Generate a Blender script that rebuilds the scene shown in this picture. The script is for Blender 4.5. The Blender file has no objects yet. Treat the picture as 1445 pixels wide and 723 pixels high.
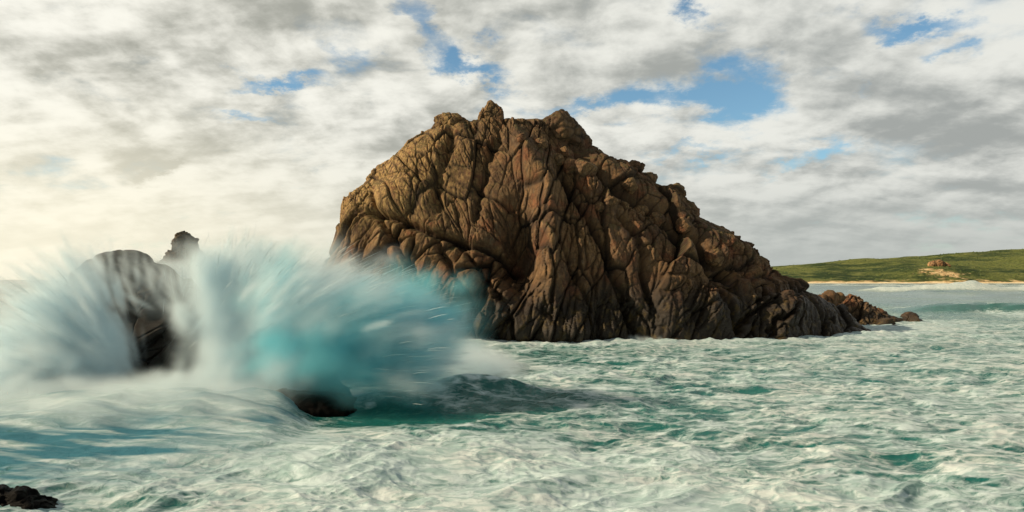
import bpy, math, random
import numpy as np
from mathutils import Vector

random.seed(7)
RNG = np.random.default_rng(11)
scn = bpy.context.scene
COL = scn.collection
R = math.radians
scn.view_settings.view_transform = 'Standard'; scn.view_settings.look = 'None'; scn.view_settings.exposure = 0; scn.view_settings.gamma = 1

# ------------------------------------------------------------------ camera constants
F, HX, HY, CH = 963.3, 722.5, 394.0, 8.2      # focal length in photo pixels, principal column, horizon row, eye height

def wx(px, D): return (px - HX) / F * D
def wz(py, D): return CH - (py - HY) / F * D

# ------------------------------------------------------------------ numpy noise
def _h(ix, iy, iz, s):
    with np.errstate(over='ignore'):
        h = (ix.astype(np.int64).astype(np.uint32) * np.uint32(374761393) + iy.astype(np.int64).astype(np.uint32) * np.uint32(668265263)
             + iz.astype(np.int64).astype(np.uint32) * np.uint32(2147483647 - 1640531) + np.uint32((s * 974711 + 12345) & 0xffffffff))
        h ^= h >> np.uint32(15); h *= np.uint32(2246822519)
        h ^= h >> np.uint32(13); h *= np.uint32(3266489917)
        h ^= h >> np.uint32(16)
    return h

def perlin(x, y, z, s=0):
    x = np.asarray(x, np.float32); y = np.asarray(y, np.float32) + 0 * x; z = np.asarray(z, np.float32) + 0 * x
    xi, yi, zi = np.floor(x), np.floor(y), np.floor(z)
    fx, fy, fz = x - xi, y - yi, z - zi
    u, v, w = (t * t * t * (t * (t * 6 - 15) + 10) for t in (fx, fy, fz))
    out = 0
    for dx in (0, 1):
        for dy in (0, 1):
            for dz in (0, 1):
                h = _h(xi + dx, yi + dy, zi + dz, s)
                gx = ((h & np.uint32(1023)).astype(np.float32) / 511.5 - 1)
                gy = (((h >> np.uint32(10)) & np.uint32(1023)).astype(np.float32) / 511.5 - 1)
                gz = (((h >> np.uint32(20)) & np.uint32(1023)).astype(np.float32) / 511.5 - 1)
                d = gx * (fx - dx) + gy * (fy - dy) + gz * (fz - dz)
                out = out + d * (u if dx else 1 - u) * (v if dy else 1 - v) * (w if dz else 1 - w)
    return out * 1.3

def fbm(x, y, z, o=4, s=0, g=0.5, ridged=False):
    a, t, f = 1.0, 0, 1.0
    for i in range(o):
        n = perlin(x * f + 7.1 * i, y * f - 3.3 * i, z * f + 1.7 * i, s + i)
        if ridged: n = 1 - 2 * np.abs(n)
        t = t + a * n; a *= g; f *= 2.03
    return t

def worley(x, y, z, s=0, jit=0.95):
    """F1, F2, three hashes of the nearest cell, vector from its point"""
    x = np.asarray(x, np.float32); y = np.asarray(y, np.float32); z = np.asarray(z, np.float32)
    n = x.size
    F1 = np.full(n, 9, np.float32); F2 = np.full(n, 9, np.float32)
    H = np.zeros(n, np.uint32); V = np.zeros((n, 3), np.float32)
    xi, yi, zi = np.floor(x), np.floor(y), np.floor(z)
    for dx in (-1, 0, 1):
        for dy in (-1, 0, 1):
            for dz in (-1, 0, 1):
                h = _h(xi + dx, yi + dy, zi + dz, s)
                cx = xi + dx + 0.5 + jit * ((h & np.uint32(1023)).astype(np.float32) / 1023 - .5)
                cy = yi + dy + 0.5 + jit * (((h >> np.uint32(10)) & np.uint32(1023)).astype(np.float32) / 1023 - .5)
                cz = zi + dz + 0.5 + jit * (((h >> np.uint32(20)) & np.uint32(1023)).astype(np.float32) / 1023 - .5)
                vx, vy, vz = x - cx, y - cy, z - cz
                d = np.sqrt(vx * vx + vy * vy + vz * vz)
                m = d < F1
                F2 = np.where(m, F1, np.minimum(F2, d))
                F1 = np.where(m, d, F1)
                H = np.where(m, h, H)
                V[m, 0] = vx[m]; V[m, 1] = vy[m]; V[m, 2] = vz[m]
    h2 = _h(H, H >> np.uint32(7), H >> np.uint32(3), s + 5)
    r = np.stack([(h2 & np.uint32(1023)), (h2 >> np.uint32(10)) & np.uint32(1023), (h2 >> np.uint32(20)) & np.uint32(1023)], 1).astype(np.float32) / 511.5 - 1
    return F1, F2, r, V

def sstep(a, b, x):
    t = np.clip((x - a) / (b - a), 0, 1)
    return t * t * (3 - 2 * t)

# ------------------------------------------------------------------ scene helpers
def tag(o, label=None, cat=None, group=None, kind=None):
    if label: o['label'] = label
    if cat: o['category'] = cat
    if group: o['group'] = group
    if kind: o['kind'] = kind
    return o

def empty(name, loc, label, cat, group=None):
    o = bpy.data.objects.new(name, None); COL.objects.link(o)
    o.location = loc; o.empty_display_size = 0.3
    return tag(o, label, cat, group)

def mesh_obj(name, V, faces, mat, parent=None, smooth=True, attrs=None):
    """faces: (n,4) or (n,3) int array"""
    V = np.asarray(V, np.float32)
    if parent is not None: V = V - np.array(parent.location, np.float32)
    me = bpy.data.meshes.new(name)
    faces = np.asarray(faces, np.int32); k = faces.shape[1]; nf = len(faces)
    me.vertices.add(len(V)); me.vertices.foreach_set('co', V.ravel())
    me.loops.add(nf * k); me.loops.foreach_set('vertex_index', faces.ravel())
    me.polygons.add(nf); me.polygons.foreach_set('loop_start', np.arange(0, nf * k, k, dtype=np.int32))
    me.polygons.foreach_set('use_smooth', np.full(nf, smooth))
    for an, av in (attrs or {}).items():
        a = me.attributes.new(an, 'FLOAT', 'POINT'); a.data.foreach_set('value', np.asarray(av, np.float32).ravel())
    me.update(calc_edges=True); me.validate()
    if mat: me.materials.append(mat)
    o = bpy.data.objects.new(name, me); COL.objects.link(o)
    if parent is not None: o.parent = parent
    return o

def grid_faces(nr, nc, wrap=False):
    r = np.arange(nr - 1)[:, None]; c = np.arange(nc if wrap else nc - 1)[None, :]
    c2 = (c + 1) % nc
    return np.stack([r * nc + c, r * nc + c2, (r + 1) * nc + c2, (r + 1) * nc + c], -1).reshape(-1, 4)

# ------------------------------------------------------------------ node helpers
class NT:
    def __init__(s, tree): s.t = tree
    def n(s, typ, ins=None, **kw):
        nd = s.t.nodes.new(typ)
        for k, v in kw.items(): setattr(nd, k, v)
        for k, v in (ins or {}).items(): s.set(nd.inputs[k], v)
        return nd
    def set(s, sock, v):
        if hasattr(v, 'is_output') or isinstance(v, bpy.types.NodeSocket): s.t.links.new(v, sock)
        else: sock.default_value = v
    def m(s, op, a, b=0.0, c=None, clamp=False):
        nd = s.t.nodes.new('ShaderNodeMath'); nd.operation = op; nd.use_clamp = clamp
        s.set(nd.inputs[0], a); s.set(nd.inputs[1], b)
        if c is not None: s.set(nd.inputs[2], c)
        return nd.outputs[0]
    def vm(s, op, a, b=(0, 0, 0), sc=None):
        nd = s.t.nodes.new('ShaderNodeVectorMath'); nd.operation = op
        s.set(nd.inputs[0], a); s.set(nd.inputs[1], b)
        if sc is not None: s.set(nd.inputs['Scale'], sc)
        return nd.outputs['Value' if op in ('LENGTH', 'DOT_PRODUCT', 'DISTANCE') else 'Vector']
    def noise(s, vec, scale, detail=4, rough=0.55, dist=0.0, col=False, typ='FBM'):
        nd = s.n('ShaderNodeTexNoise', {'Vector': vec, 'Scale': scale, 'Detail': detail, 'Roughness': rough, 'Distortion': dist}, noise_type=typ)
        return nd.outputs['Color' if col else 'Fac']
    def ss(s, x, a, b, lo=0.0, hi=1.0, typ='SMOOTHSTEP'):
        nd = s.n('ShaderNodeMapRange', {'Value': x, 'From Min': a, 'From Max': b, 'To Min': lo, 'To Max': hi}, interpolation_type=typ)
        return nd.outputs['Result']
    def mix(s, f, a, b, mode='MIX'):
        nd = s.t.nodes.new('ShaderNodeMix'); nd.data_type = 'RGBA'; nd.blend_type = mode
        s.set(nd.inputs[0], f)
        for k, v in ((6, a), (7, b)):
            if isinstance(v, tuple) and len(v) == 3: v = (*v, 1)
            s.set(nd.inputs[k], v)
        return nd.outputs[2]
    def attr(s, name): return s.n('ShaderNodeAttribute', attribute_name=name).outputs['Fac']
    def sep(s, v):
        nd = s.n('ShaderNodeSeparateXYZ', {0: v}); return nd.outputs
    def comb(s, x, y, z): return s.n('ShaderNodeCombineXYZ', {0: x, 1: y, 2: z}).outputs[0]

def new_mat(name):
    m = bpy.data.materials.new(name); m.use_nodes = True
    m.node_tree.nodes.clear()
    t = NT(m.node_tree)
    out = t.n('ShaderNodeOutputMaterial')
    return m, t, out

# ------------------------------------------------------------------ camera
cam = bpy.data.cameras.new('camera'); camo = bpy.data.objects.new('camera', cam); COL.objects.link(camo)
cam.lens = 24; cam.sensor_width = 36; cam.clip_start = 0.1; cam.clip_end = 60000
cam.shift_y = (HY - 361.5) / 1445.0
camo.location = (0, 0, CH); camo.rotation_euler = (R(90), 0, 0)
scn.camera = camo

# ------------------------------------------------------------------ light: sun from the left, a little behind the viewer
SUN_AZ, SUN_EL = R(-97), R(30)          # azimuth from +Y (clockwise positive), elevation
sd = Vector((math.sin(SUN_AZ) * math.cos(SUN_EL), math.cos(SUN_AZ) * math.cos(SUN_EL), math.sin(SUN_EL)))
sl = bpy.data.lights.new('sun', 'SUN'); sl.energy = 5.0; sl.angle = R(0.6); sl.color = (1.0, 0.80, 0.54)
so = bpy.data.objects.new('sun', sl); COL.objects.link(so)
so.rotation_euler = sd.to_track_quat('Z', 'Y').to_euler(); so.location = (-60, 0, 60)

# ------------------------------------------------------------------ world: Nishita sky seen through broken cloud
def build_world():
    w = bpy.data.worlds.new('World'); scn.world = w; w.use_nodes = True
    t = NT(w.node_tree); w.node_tree.nodes.clear()
    out = t.n('ShaderNodeOutputWorld')
    sky = t.n('ShaderNodeTexSky', sky_type='NISHITA', sun_disc=False, sun_elevation=SUN_EL, sun_rotation=SUN_AZ, air_density=1.0, dust_density=0.2, ozone_density=1.3)
    v = t.n('ShaderNodeTexCoord').outputs['Generated']
    x, y, z = t.sep(v)
    zc = t.m('MAXIMUM', z, 0.0)
    # cloud layer: the ray meets a (slightly curved) sheet of cloud overhead
    k = t.m('DIVIDE', 1.0, t.m('ADD', zc, 0.30))
    p = t.comb(t.m('MULTIPLY', x, k), t.m('MULTIPLY', y, k), 0.0)
    # azimuth / elevation tangents in the half of the sky ahead
    yc = t.m('MAXIMUM', y, 0.08)
    X = t.m('DIVIDE', x, yc); Z = t.m('DIVIDE', z, yc)
    wrp = t.noise(p, 3.0, 9, .66, col=True)
    wv = t.vm('MULTIPLY', t.vm('SUBTRACT', wrp, (.5, .5, .5)), (.36, .22, 0))
    wx_, wz_, _ = t.sep(wv)
    X2 = t.m('ADD', X, wx_); Z2 = t.m('ADD', Z, wz_)
    def spot(px, py, sx, sy, rot, amp):
        cx, cz = (px - HX) / F, (HY - py) / F
        a, b = t.m('SUBTRACT', X2, cx), t.m('SUBTRACT', Z2, cz)
        c, s_ = math.cos(R(rot)), math.sin(R(rot))
        u = t.m('MULTIPLY', t.m('ADD', t.m('MULTIPLY', a, c), t.m('MULTIPLY', b, -s_)), F / sx)
        q = t.m('MULTIPLY', t.m('ADD', t.m('MULTIPLY', a, s_), t.m('MULTIPLY', b, c)), F / sy)
        return t.m('MULTIPLY', t.m('POWER', 2.718, t.m('MULTIPLY', t.m('ADD', t.m('MULTIPLY', u, u), t.m('MULTIPLY', q, q)), -0.7)), amp)
    gap = None
    for sp in [(1040, 125, 64, 44, 0, 1.35), (905, 152, 100, 20, -6, .95), (655, 92, 44, 20, 25, 1.1), (592, 28, 22, 38, 0, .9), (700, 110, 40, 12, 10, .5),
               (1275, 22, 62, 13, 5, 1.0), (1140, 208, 40, 20, -20, .95), (985, 12, 26, 14, 15, 1.0), (1350, 66, 30, 10, 0, .7), (385, 104, 52, 10, -8, .9), (960, 218, 70, 9, 0, .6), (330, 178, 30, 7, 0, .55), (425, 262, 40, 8, 5, .5), (800, 160, 60, 10, 0, .5), (1220, 110, 50, 9, 20, .4), (470, 70, 40, 9, 20, .4)]:
        e = spot(*sp); gap = e if gap is None else t.m('ADD', gap, e)
    n1 = t.noise(p, 2.9, 11, .54, .1)
    n1b = t.noise(t.vm('ADD', p, (-0.055, -0.05, 0)), 2.9, 6, .54, .1)
    n2 = t.noise(t.vm('MULTIPLY', t.vm('ADD', p, (3.1, 1.2, 0)), (.8, 1.5, 1)), 2.3, 8, .56, .2)
    n4 = t.noise(t.vm('ADD', p, (5.1, 2.2, 0)), 7.5, 8, .62, .3)
    n5 = t.noise(t.vm('ADD', p, (5.1 - .022, 2.2 - .022, 0)), 7.5, 5, .62, .3)
    cover = t.m('SUBTRACT', t.m('ADD', t.m('MULTIPLY', t.m('SUBTRACT', n1, .5), 3.2), 0.90), t.m('MULTIPLY', gap, 1.42))
    cover = t.m('ADD', cover, t.m('MULTIPLY', t.m('SUBTRACT', n4, .5), 1.9))
    alpha = t.ss(cover, -0.85, 0.70)
    # self-shading: edges that face the sun are bright, thick parts grey
    rel = t.m('MULTIPLY', t.m('SUBTRACT', n1, n1b), 4.2)
    shade = t.m('ADD', t.m('ADD', t.m('MULTIPLY', t.m('SUBTRACT', n2, .47), -3.0), rel), t.m('MULTIPLY', t.m('SUBTRACT', n4, n5), 1.5))
    shade = t.m('SUBTRACT', shade, t.m('MULTIPLY', t.ss(cover, 0.6, 1.9), .25))
    shade = t.m('SUBTRACT', shade, spot(222, 250, 26, 13, 0, 1.4))
    shade = t.m('SUBTRACT', shade, t.m('ADD', spot(330, 30, 190, 30, -5, .30), spot(1360, 210, 130, 60, 0, .45)))
    sh = t.ss(shade, -1.05, 0.55)
    # warm bright side on the left / low, cooler and greyer on the right
    side = t.ss(X, -0.75, 0.60)
    hi = t.mix(side, (0.98, 0.96, 0.86), (0.81, 0.815, 0.76))
    lo = t.mix(side, (0.385, 0.385, 0.33), (0.37, 0.39, 0.375))
    cc = t.mix(sh, lo, hi)
    hz = t.ss(Z, t.ss(X, -.75, .1, .36, .20), 0.0)
    hzc = t.mix(t.ss(X, -0.72, 0.42), (1.05, 0.985, 0.77), (0.46, 0.49, 0.465))
    cc = t.mix(t.m('MULTIPLY', hz, .88), cc, hzc)
    # unseen sky overhead and behind the viewer, dimmed to cut fill on front faces
    thick = t.m('MULTIPLY', t.ss(z, .42, .8, 1.0, .45), t.ss(y, .15, -.5, 1.0, .42))
    cc = t.vm('SCALE', cc, (0, 0, 0), thick)
    below = t.ss(z, 0.0, -0.05)
    cc = t.mix(below, cc, (0.25, 0.32, 0.30))
    alpha = t.m('MAXIMUM', alpha, t.m('MULTIPLY', t.ss(Z, 0.13, 0.03), .95))
    # behind the viewer the sheet of cloud goes on unbroken
    bs = t.n('ShaderNodeBackground', {'Color': t.mix(1.0, sky.outputs[0], (.84, 1.06, 1.05), 'MULTIPLY'), 'Strength': 0.12})
    bc = t.n('ShaderNodeBackground', {'Color': cc, 'Strength': 1.0})
    mx = t.n('ShaderNodeMixShader', {0: alpha, 1: bs.outputs[0], 2: bc.outputs[0]})
    t.t.links.new(mx.outputs[0], out.inputs[0])
build_world()

# ------------------------------------------------------------------ rock material
def rock_mat(name, warm=1.0, bright=1.0, tide=3.2, sc=1.0, olive=0.0, wet=0.0, spec=.3):
    m, t, out = new_mat(name)
    P = t.n('ShaderNodeNewGeometry').outputs['Position']
    x, y, z = t.sep(P)
    n1 = t.noise(P, .22 * sc, 5, .6)
    n2 = t.noise(P, .9 * sc, 6, .62, .4)
    n3 = t.noise(t.vm('MULTIPLY', P, (1, 1, .28)), 2.6 * sc, 5, .6)
    n4 = t.noise(P, 9 * sc, 4, .6)
    def c(r, g, b): return (r * bright, g * bright, b * bright)
    a = t.mix(t.ss(n1, .36, .64), c(.125, .070, .040), c(.285, .165, .075))
    a = t.mix(t.ss(n2, .46, .72), a, c(.36, .205, .092))
    a = t.mix(t.m('MULTIPLY', t.ss(n3, .5, .75), .6), a, c(.30, .235, .16))
    # yellow lichen, rust stains, dark weathering, then painted gold sunlight
    a = t.mix(t.m('MULTIPLY', t.m('MULTIPLY', t.ss(n2, .40, .30), t.ss(z, 12, 24)), .5), a, c(.34, .24, .085))
    nr = t.noise(t.vm('ADD', P, (31, 7, 2)), .33 * sc, 4, .6)
    a = t.mix(t.m('MULTIPLY', t.ss(nr, .50, .68), .8), a, c(.30, .115, .052))
    a = t.mix(t.m('MULTIPLY', t.ss(n4, .52, .34), .45), a, c(.060, .046, .034))
    nl = t.noise(t.vm('ADD', P, (3, 11, 5)), .075, 3, .5)
    a = t.mix(t.m('MULTIPLY', t.ss(nl, .50, .66), .55), a, c(.085, .048, .030))
    a = t.mix(t.m('MULTIPLY', t.m('MULTIPLY', t.ss(x, 4, -18), t.ss(z, 9, 21)), t.m('MULTIPLY', t.ss(n3, .38, .60), .75)), a, c(.62, .41, .155))  # warm sunlight on the upper left, put into the colour
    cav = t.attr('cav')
    a = t.mix(t.m('MULTIPLY', cav, .95), a, c(.016, .012, .009))  # crevice dirt plus painted shade: cracks and hollows darkened in the colour
    # green growth in ledges
    up = t.sep(t.n('ShaderNodeNewGeometry').outputs['Normal'])[2]
    g = t.m('MULTIPLY', t.m('MULTIPLY', t.ss(up, .45, .8), t.ss(n2, .45, .58)), t.ss(z, tide + 3, tide + 8))
    a = t.mix(t.m('MULTIPLY', g, .55), a, (.075, .085, .030))
    # tidal zone: dark, algae, brown weed
    zt = t.m('ADD', z, t.m('MULTIPLY', t.m('SUBTRACT', n1, .5), -7))
    tz = t.ss(zt, tide + 4.5, tide - .5)
    weed = t.mix(t.ss(n2, .5, .66), c(.024, .018, .012), c(.080, .055, .018))
    a = t.mix(t.m('MULTIPLY', tz, .97), a, weed)
    if olive: a = t.mix(olive, a, c(.12, .105, .070))
    bm = t.m('ADD', t.m('MULTIPLY', n4, .5), t.m('ADD', t.m('MULTIPLY', n3, .7), t.noise(P, 30 * sc, 3, .6)))
    b = t.n('ShaderNodeBump', {'Strength': .55, 'Distance': .09 / sc, 'Height': bm})
    ro = t.ss(tz, 0, 1, .88, .50)
    if wet: ro = t.m('SUBTRACT', ro, wet)
    bs = t.n('ShaderNodeBsdfPrincipled', {'Base Color': a, 'Roughness': ro, 'Normal': b.outputs[0]})
    bs.inputs['Specular IOR Level'].default_value = spec
    t.t.links.new(bs.outputs[0], out.inputs[0])
    return m

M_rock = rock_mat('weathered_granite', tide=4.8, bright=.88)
M_boulder = rock_mat('granite_boulder', bright=1.05, sc=1.3)
M_far = rock_mat('reef_granite', bright=1.0, tide=0.2, sc=1.0)
M_dark = rock_mat('wet_rock', bright=.14, tide=2.5, olive=.3, wet=.15)
M_black = rock_mat('black_wet_rock', bright=.03, tide=9, olive=.0, wet=.0, spec=.06)
M_haze = rock_mat('distant_rock', bright=.4, tide=-9, olive=.25)
M_orange = rock_mat('orange_outcrop', bright=1.9, tide=-90, sc=.25)

# ------------------------------------------------------------------ fractured-rock displacement
def blocks(P, cell, ang, stretch, seed, facet, groove, gw, warp=.16):
    """planar facets of jointed rock in cells stretched along a grain tilted by ang in the x-z plane; returns (offset, crack)"""
    c, s = math.cos(R(ang)), math.sin(R(ang))
    wxx = fbm(P[:, 0] / cell / 1.6, P[:, 1] / cell / 1.6, P[:, 2] / cell / 1.6, 3, seed + 50) * warp
    wzz = fbm(P[:, 0] / cell / 1.6 + 9, P[:, 1] / cell / 1.6, P[:, 2] / cell / 1.6, 3, seed + 60) * warp
    a = (P[:, 0] * c - P[:, 2] * s) / cell + wxx
    l = (P[:, 0] * s + P[:, 2] * c) / (cell * stretch) + wzz
    d = P[:, 1] / (cell * 1.5) + wxx * .5
    F1, F2, r, V = worley(a, d, l, seed)
    off = facet * cell * (r[:, 0] * .30 + (V[:, 0] * r[:, 1] + V[:, 2] * r[:, 2] * .6) * .75)
    e = F2 - F1
    crack = np.exp(-(e / gw) ** 2 * 1.2)
    off = off - groove * cell * crack + facet * cell * .03 * (np.clip(e, 0, .6) - .25)
    return off, crack

def planks(P, width, length, ang, seed, step, groove, gw=.07):
    """straight parallel joints: long slabs side by side, each set back or tilted a little"""
    c, s = math.cos(R(ang)), math.sin(R(ang))
    q = fbm(P[:, 0] / 9, P[:, 1] / 9, P[:, 2] / 9, 2, seed + 3) * 1.2 + fbm(P[:, 0] / 1.7, P[:, 1] / 1.7, P[:, 2] / 3.5, 2, seed + 4) * .10
    a = (P[:, 0] * c - P[:, 2] * s + P[:, 1] * .55) / width + q
    ia = np.floor(a); fa = a - ia; z_ = np.zeros_like(ia)
    h0 = (_h(ia, z_, z_, seed) & np.uint32(1023)).astype(np.float32) / 1023
    l = (P[:, 0] * s + P[:, 2] * c) / length * (.6 + .9 * h0) + h0 * 17 + fbm(P[:, 0] / 2, P[:, 1] / 2, P[:, 2] / 2, 2, seed + 6) * .10 + (fa - .5) * .35
    il = np.floor(l); fl = l - il
    h = _h(ia, il, z_, seed + 1)
    r0, r1, r2 = [((h >> np.uint32(k)) & np.uint32(1023)).astype(np.float32) / 511.5 - 1 for k in (0, 10, 20)]
    off = step * (r0 * .5 + (fa - .5) * r1 * .9 + (fl - .5) * r2 * .8)
    e = np.minimum(np.minimum(fa, 1 - fa), np.minimum(fl, 1 - fl) * length / width)
    cr = np.exp(-(e / gw) ** 2)
    keep = sstep(-.25, .25, fbm(P[:, 0] / 4, P[:, 1] / 4, P[:, 2] / 6, 2, seed + 8) + r1 * .3)
    return off * (.35 + .65 * keep) - groove * cr * keep, cr * keep

def poly_dist(px, py, pts):
    """distance to a polyline, signed horizontal offset, 0..1 along it"""
    best = np.full(px.shape, 1e9, np.float32); tt = np.zeros_like(best); sgn = np.zeros_like(best)
    n = len(pts) - 1
    for i in range(n):
        (ax, ay), (bx, by) = pts[i], pts[i + 1]
        dx, dy = bx - ax, by - ay
        t = np.clip(((px - ax) * dx + (py - ay) * dy) / (dx * dx + dy * dy), 0, 1)
        ex, ey = px - ax - t * dx, py - ay - t * dy
        d = np.hypot(ex, ey)
        m = d < best
        best = np.where(m, d, best); tt = np.where(m, (i + t) / n, tt); sgn = np.where(m, np.sign(ex * dy - ey * dx), sgn)
    return best, sgn, tt

def loft(zs, xl, xr, yfun, bfun, nu_front, nu_back, cap=14, capz=0.6):
    """closed rings stacked in z; columns 0..nu_front run along the front from left to right. Returns verts (nr,nc,3)"""
    tf = np.pi - np.linspace(0, np.pi, nu_front, endpoint=False)      # left -> right along the front
    tb = -np.linspace(0, np.pi, nu_back, endpoint=False)
    t = np.concatenate([tf, tb])
    c, s = np.cos(t), np.sin(t)
    rows = []
    def ring(z, a0, a1, b):
        x = (a0 + a1) / 2 + (a1 - a0) / 2 * c
        return np.stack([x, yfun(x) - b * np.sign(s) * np.abs(s) ** .9, np.full_like(x, z)], 1)
    for z, a0, a1 in zip(zs, xl, xr):
        rows.append(ring(z, a0, a1, bfun(z)))
    for i in range(1, cap):
        k = 1 - (i / (cap - 1)) * .985
        z = zs[-1] + capz * math.sqrt(max(0, 1 - k * k))
        m_ = (xl[-1] + xr[-1]) / 2; h_ = (xr[-1] - xl[-1]) / 2
        rows.append(ring(z, m_ - h_ * k, m_ + h_ * k, bfun(zs[-1]) * k))
    return np.stack(rows, 0)

def grid_normals(G):
    du = np.roll(G, -1, 1) - np.roll(G, 1, 1)
    dv = np.gradient(G, axis=0)
    n = np.cross(du, dv)
    return n / (np.linalg.norm(n, axis=2, keepdims=True) + 1e-9)

# ------------------------------------------------------------------ the big sea stack
def yc_main(x): return 103.5 + np.clip((x + 10) / 60, -.35, 1.2) * 5.0
ZTOP = 33.0
def b_main(z): return 21.5 * (1 - .70 * np.clip(z / ZTOP, 0, 1) ** 1.35)

def build_stack():
    L = [(432, 500), (440, 470), (450, 410), (462, 362), (474, 330), (486, 292), (500, 274), (522, 262), (545, 238), (578, 206), (604, 190), (618, 184)]
    Rr = [(1218, 470), (1205, 464), (1188, 454), (1172, 442), (1158, 427), (1141, 414), (1128, 411), (1113, 397), (1090, 392), (1072, 376), (1050, 352), (1034, 338), (1008, 325), (984, 311), (964, 294), (938, 271), (902, 250), (868, 232), (846, 220), (834, 207), (815, 192), (800, 184)]
    def prof(pts):
        zz, xx = [], []
        for px, py in pts:
            D = 104.0
            for _ in range(4): D = float(yc_main(np.float64(wx(px, D))))
            zz.append(wz(py, D)); xx.append(wx(px, D))
        o = np.argsort(zz); return np.array(zz)[o], np.array(xx)[o]
    zl, xl = prof(L); zr, xr = prof(Rr)
    top = min(zl.max(), zr.max())
    zs = np.concatenate([np.linspace(-2.5, -.5, 6, endpoint=False), np.linspace(-.5, top, 430)])
    G = loft(zs, np.interp(zs, zl, xl), np.interp(zs, zr, xr), yc_main, b_main, 900, 170, cap=40, capz=.9)
    nr, nc, _ = G.shape
    N = grid_normals(G).reshape(-1, 3)
    P = G.reshape(-1, 3).astype(np.float32)
    if (N[:, 1] * (P[:, 1] - 103)).sum() < 0: N = -N
    front = (P[:, 1] < yc_main(P[:, 0]) + .5)
    px = HX + P[:, 0] / P[:, 1] * F; py = HY - (P[:, 2] - CH) / P[:, 1] * F
    # large masses
    d = fbm(P[:, 0] / 11, P[:, 1] / 11, P[:, 2] / 14, 3, 3) * 1.0
    amp = .30 + .85 * sstep(-.35, .45, fbm(P[:, 0] / 6, P[:, 1] / 6, P[:, 2] / 9, 3, 5))
    # joint blocks in four regions of different grain
    wR = sstep(-.15, .15, ((px - 850) - (py - 260) * .55) / 300)             # right-hand slope
    wS = sstep(-25, 25, (py - (312 + (px - 560) * .24))) * (1 - sstep(740, 775, px)) * (1 - wR)   # leaning slabs, lower left
    wU = np.clip(1 - wR - wS, 0, 1)
    wB = wU * sstep(690, 760, px)                                                # ribbed buttress
    wU = wU - wB
    crack = np.zeros(len(P), np.float32)
    for w, spec in ((wU, [(4.6, -14, 2.6, 21, .30, .09, .04), (1.8, -16, 6.0, 22, .27, .17, .06), (.36, -12, 5, 24, .36, .20, .10), ('p', 1.0, 5.5, -14, 25, .42, .22)]),
                    (wB, [(3.6, 10, 5, 31, .36, .17, .045), (1.5, 14, 6.5, 32, .34, .24, .06), (.34, 12, 5, 34, .36, .20, .10), ('p', .95, 5, 13, 35, .48, .26)]),
                    (wS, [(3.6, 28, 3.6, 41, .60, .28, .05), (1.5, 28, 5.5, 42, .44, .28, .065), (.34, 24, 5, 44, .36, .20, .10), ('p', 1.2, 4.2, 29, 45, .60, .30)]),
                    (wR, [(5.6, 36, 2.6, 51, .40, .13, .035), (2.2, 34, 3.4, 52, .36, .20, .055), (.42, 38, 3, 54, .42, .22, .10), ('p', 1.5, 4.5, 43, 55, .62, .30)])):
        idx = np.where(w > .01)[0]
        for sp in spec:
            if sp[0] == 'p':
                cell = sp[1]; o, cr = planks(P[idx], *sp[1:])
            else:
                cell, ang, st, sd_, fc, gr, gw = sp
                o, cr = blocks(P[idx], cell, ang, st, sd_, fc, gr, gw, .10)
            d[idx] += o * w[idx] * (amp[idx] if cell < 3 else 1)
            crack[idx] = np.maximum(crack[idx], cr * w[idx] * min(1, .5 + cell * .2))
    d += fbm(P[:, 0] / .9, P[:, 1] / .9, P[:, 2] / 1.6, 4, 71, ridged=True) * .045
    # features seen in the face, placed by hand
    f = np.zeros(len(P), np.float32)
    def groove(pts, w, amp, shift=0):
        q = fbm(P[:, 0] / 2.2, P[:, 1] / 2.2, P[:, 2] / 2.2, 3, 81) * 7
        dd, sg, tt = poly_dist(px + q, py + q * .6, pts)
        e = np.exp(-(dd / w) ** 2) * np.clip(np.minimum(tt, 1 - tt) * 9 + .25, 0, 1)
        f[:] += -amp * e
        crack[:] = np.maximum(crack, np.where(front, e * .75 * min(1, amp / 1.6), 0))
        return dd, sg, tt
    groove([(512, 298), (556, 308), (604, 326), (640, 336), (700, 354), (742, 372)], 5, 1.7)
    groove([(788, 232), (822, 290), (856, 352), (884, 430), (902, 486)], 6, 1.7)
    groove([(868, 300), (900, 335), (908, 390), (925, 440)], 5, 1.3)
    groove([(806, 205), (866, 262), (930, 302), (990, 352), (1052, 420)], 9, 2.0)
    groove([(1086, 396), (1076, 420), (1052, 452), (1040, 474)], 4, 1.4)
    groove([(1127, 414), (1112, 438), (1092, 458), (1084, 476)], 4, 1.5)
    groove([(985, 330), (1000, 380), (1030, 430), (1040, 470)], 6, 1.5)
    groove([(524, 268), (532, 300), (560, 345), (590, 392)], 4, 1.0)
    groove([(610, 330), (640, 385), (668, 425)], 4, 1.1); groove([(650, 345), (690, 400), (715, 432)], 4, 1.1)
    groove([(760, 300), (800, 360), (835, 440)], 4, .9)
    groove([(640, 180), (622, 240), (612, 300)], 5, 1.0); groove([(705, 190), (680, 250), (668, 318)], 5, 1.0)
    # deep cavity left of the buttress edge, and the buttress edge itself
    def blob(cx, cy, sx, sy, rot, amp):
        c, s = math.cos(R(rot)), math.sin(R(rot))
        u = ((px - cx) * c + (py - cy) * s) / sx; v = (-(px - cx) * s + (py - cy) * c) / sy
        f[:] += amp * np.exp(-(u * u + v * v))
    blob(734, 362, 22, 50, 0, -5.0); blob(696, 374, 40, 20, 14, -2.2)
    blob(774, 330, 15, 95, -3, 2.6); blob(745, 230, 14, 54, -25, 1.6)
    blob(645, 400, 34, 40, 20, 1.5); blob(548, 282, 22, 20, 0, 1.2); blob(500, 320, 16, 46, 8, .6)
    blob(590, 235, 30, 50, 20, .9); blob(838, 250, 18, 30, -15, 1.6); blob(940, 285, 30, 22, 35, 1.4)
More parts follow.
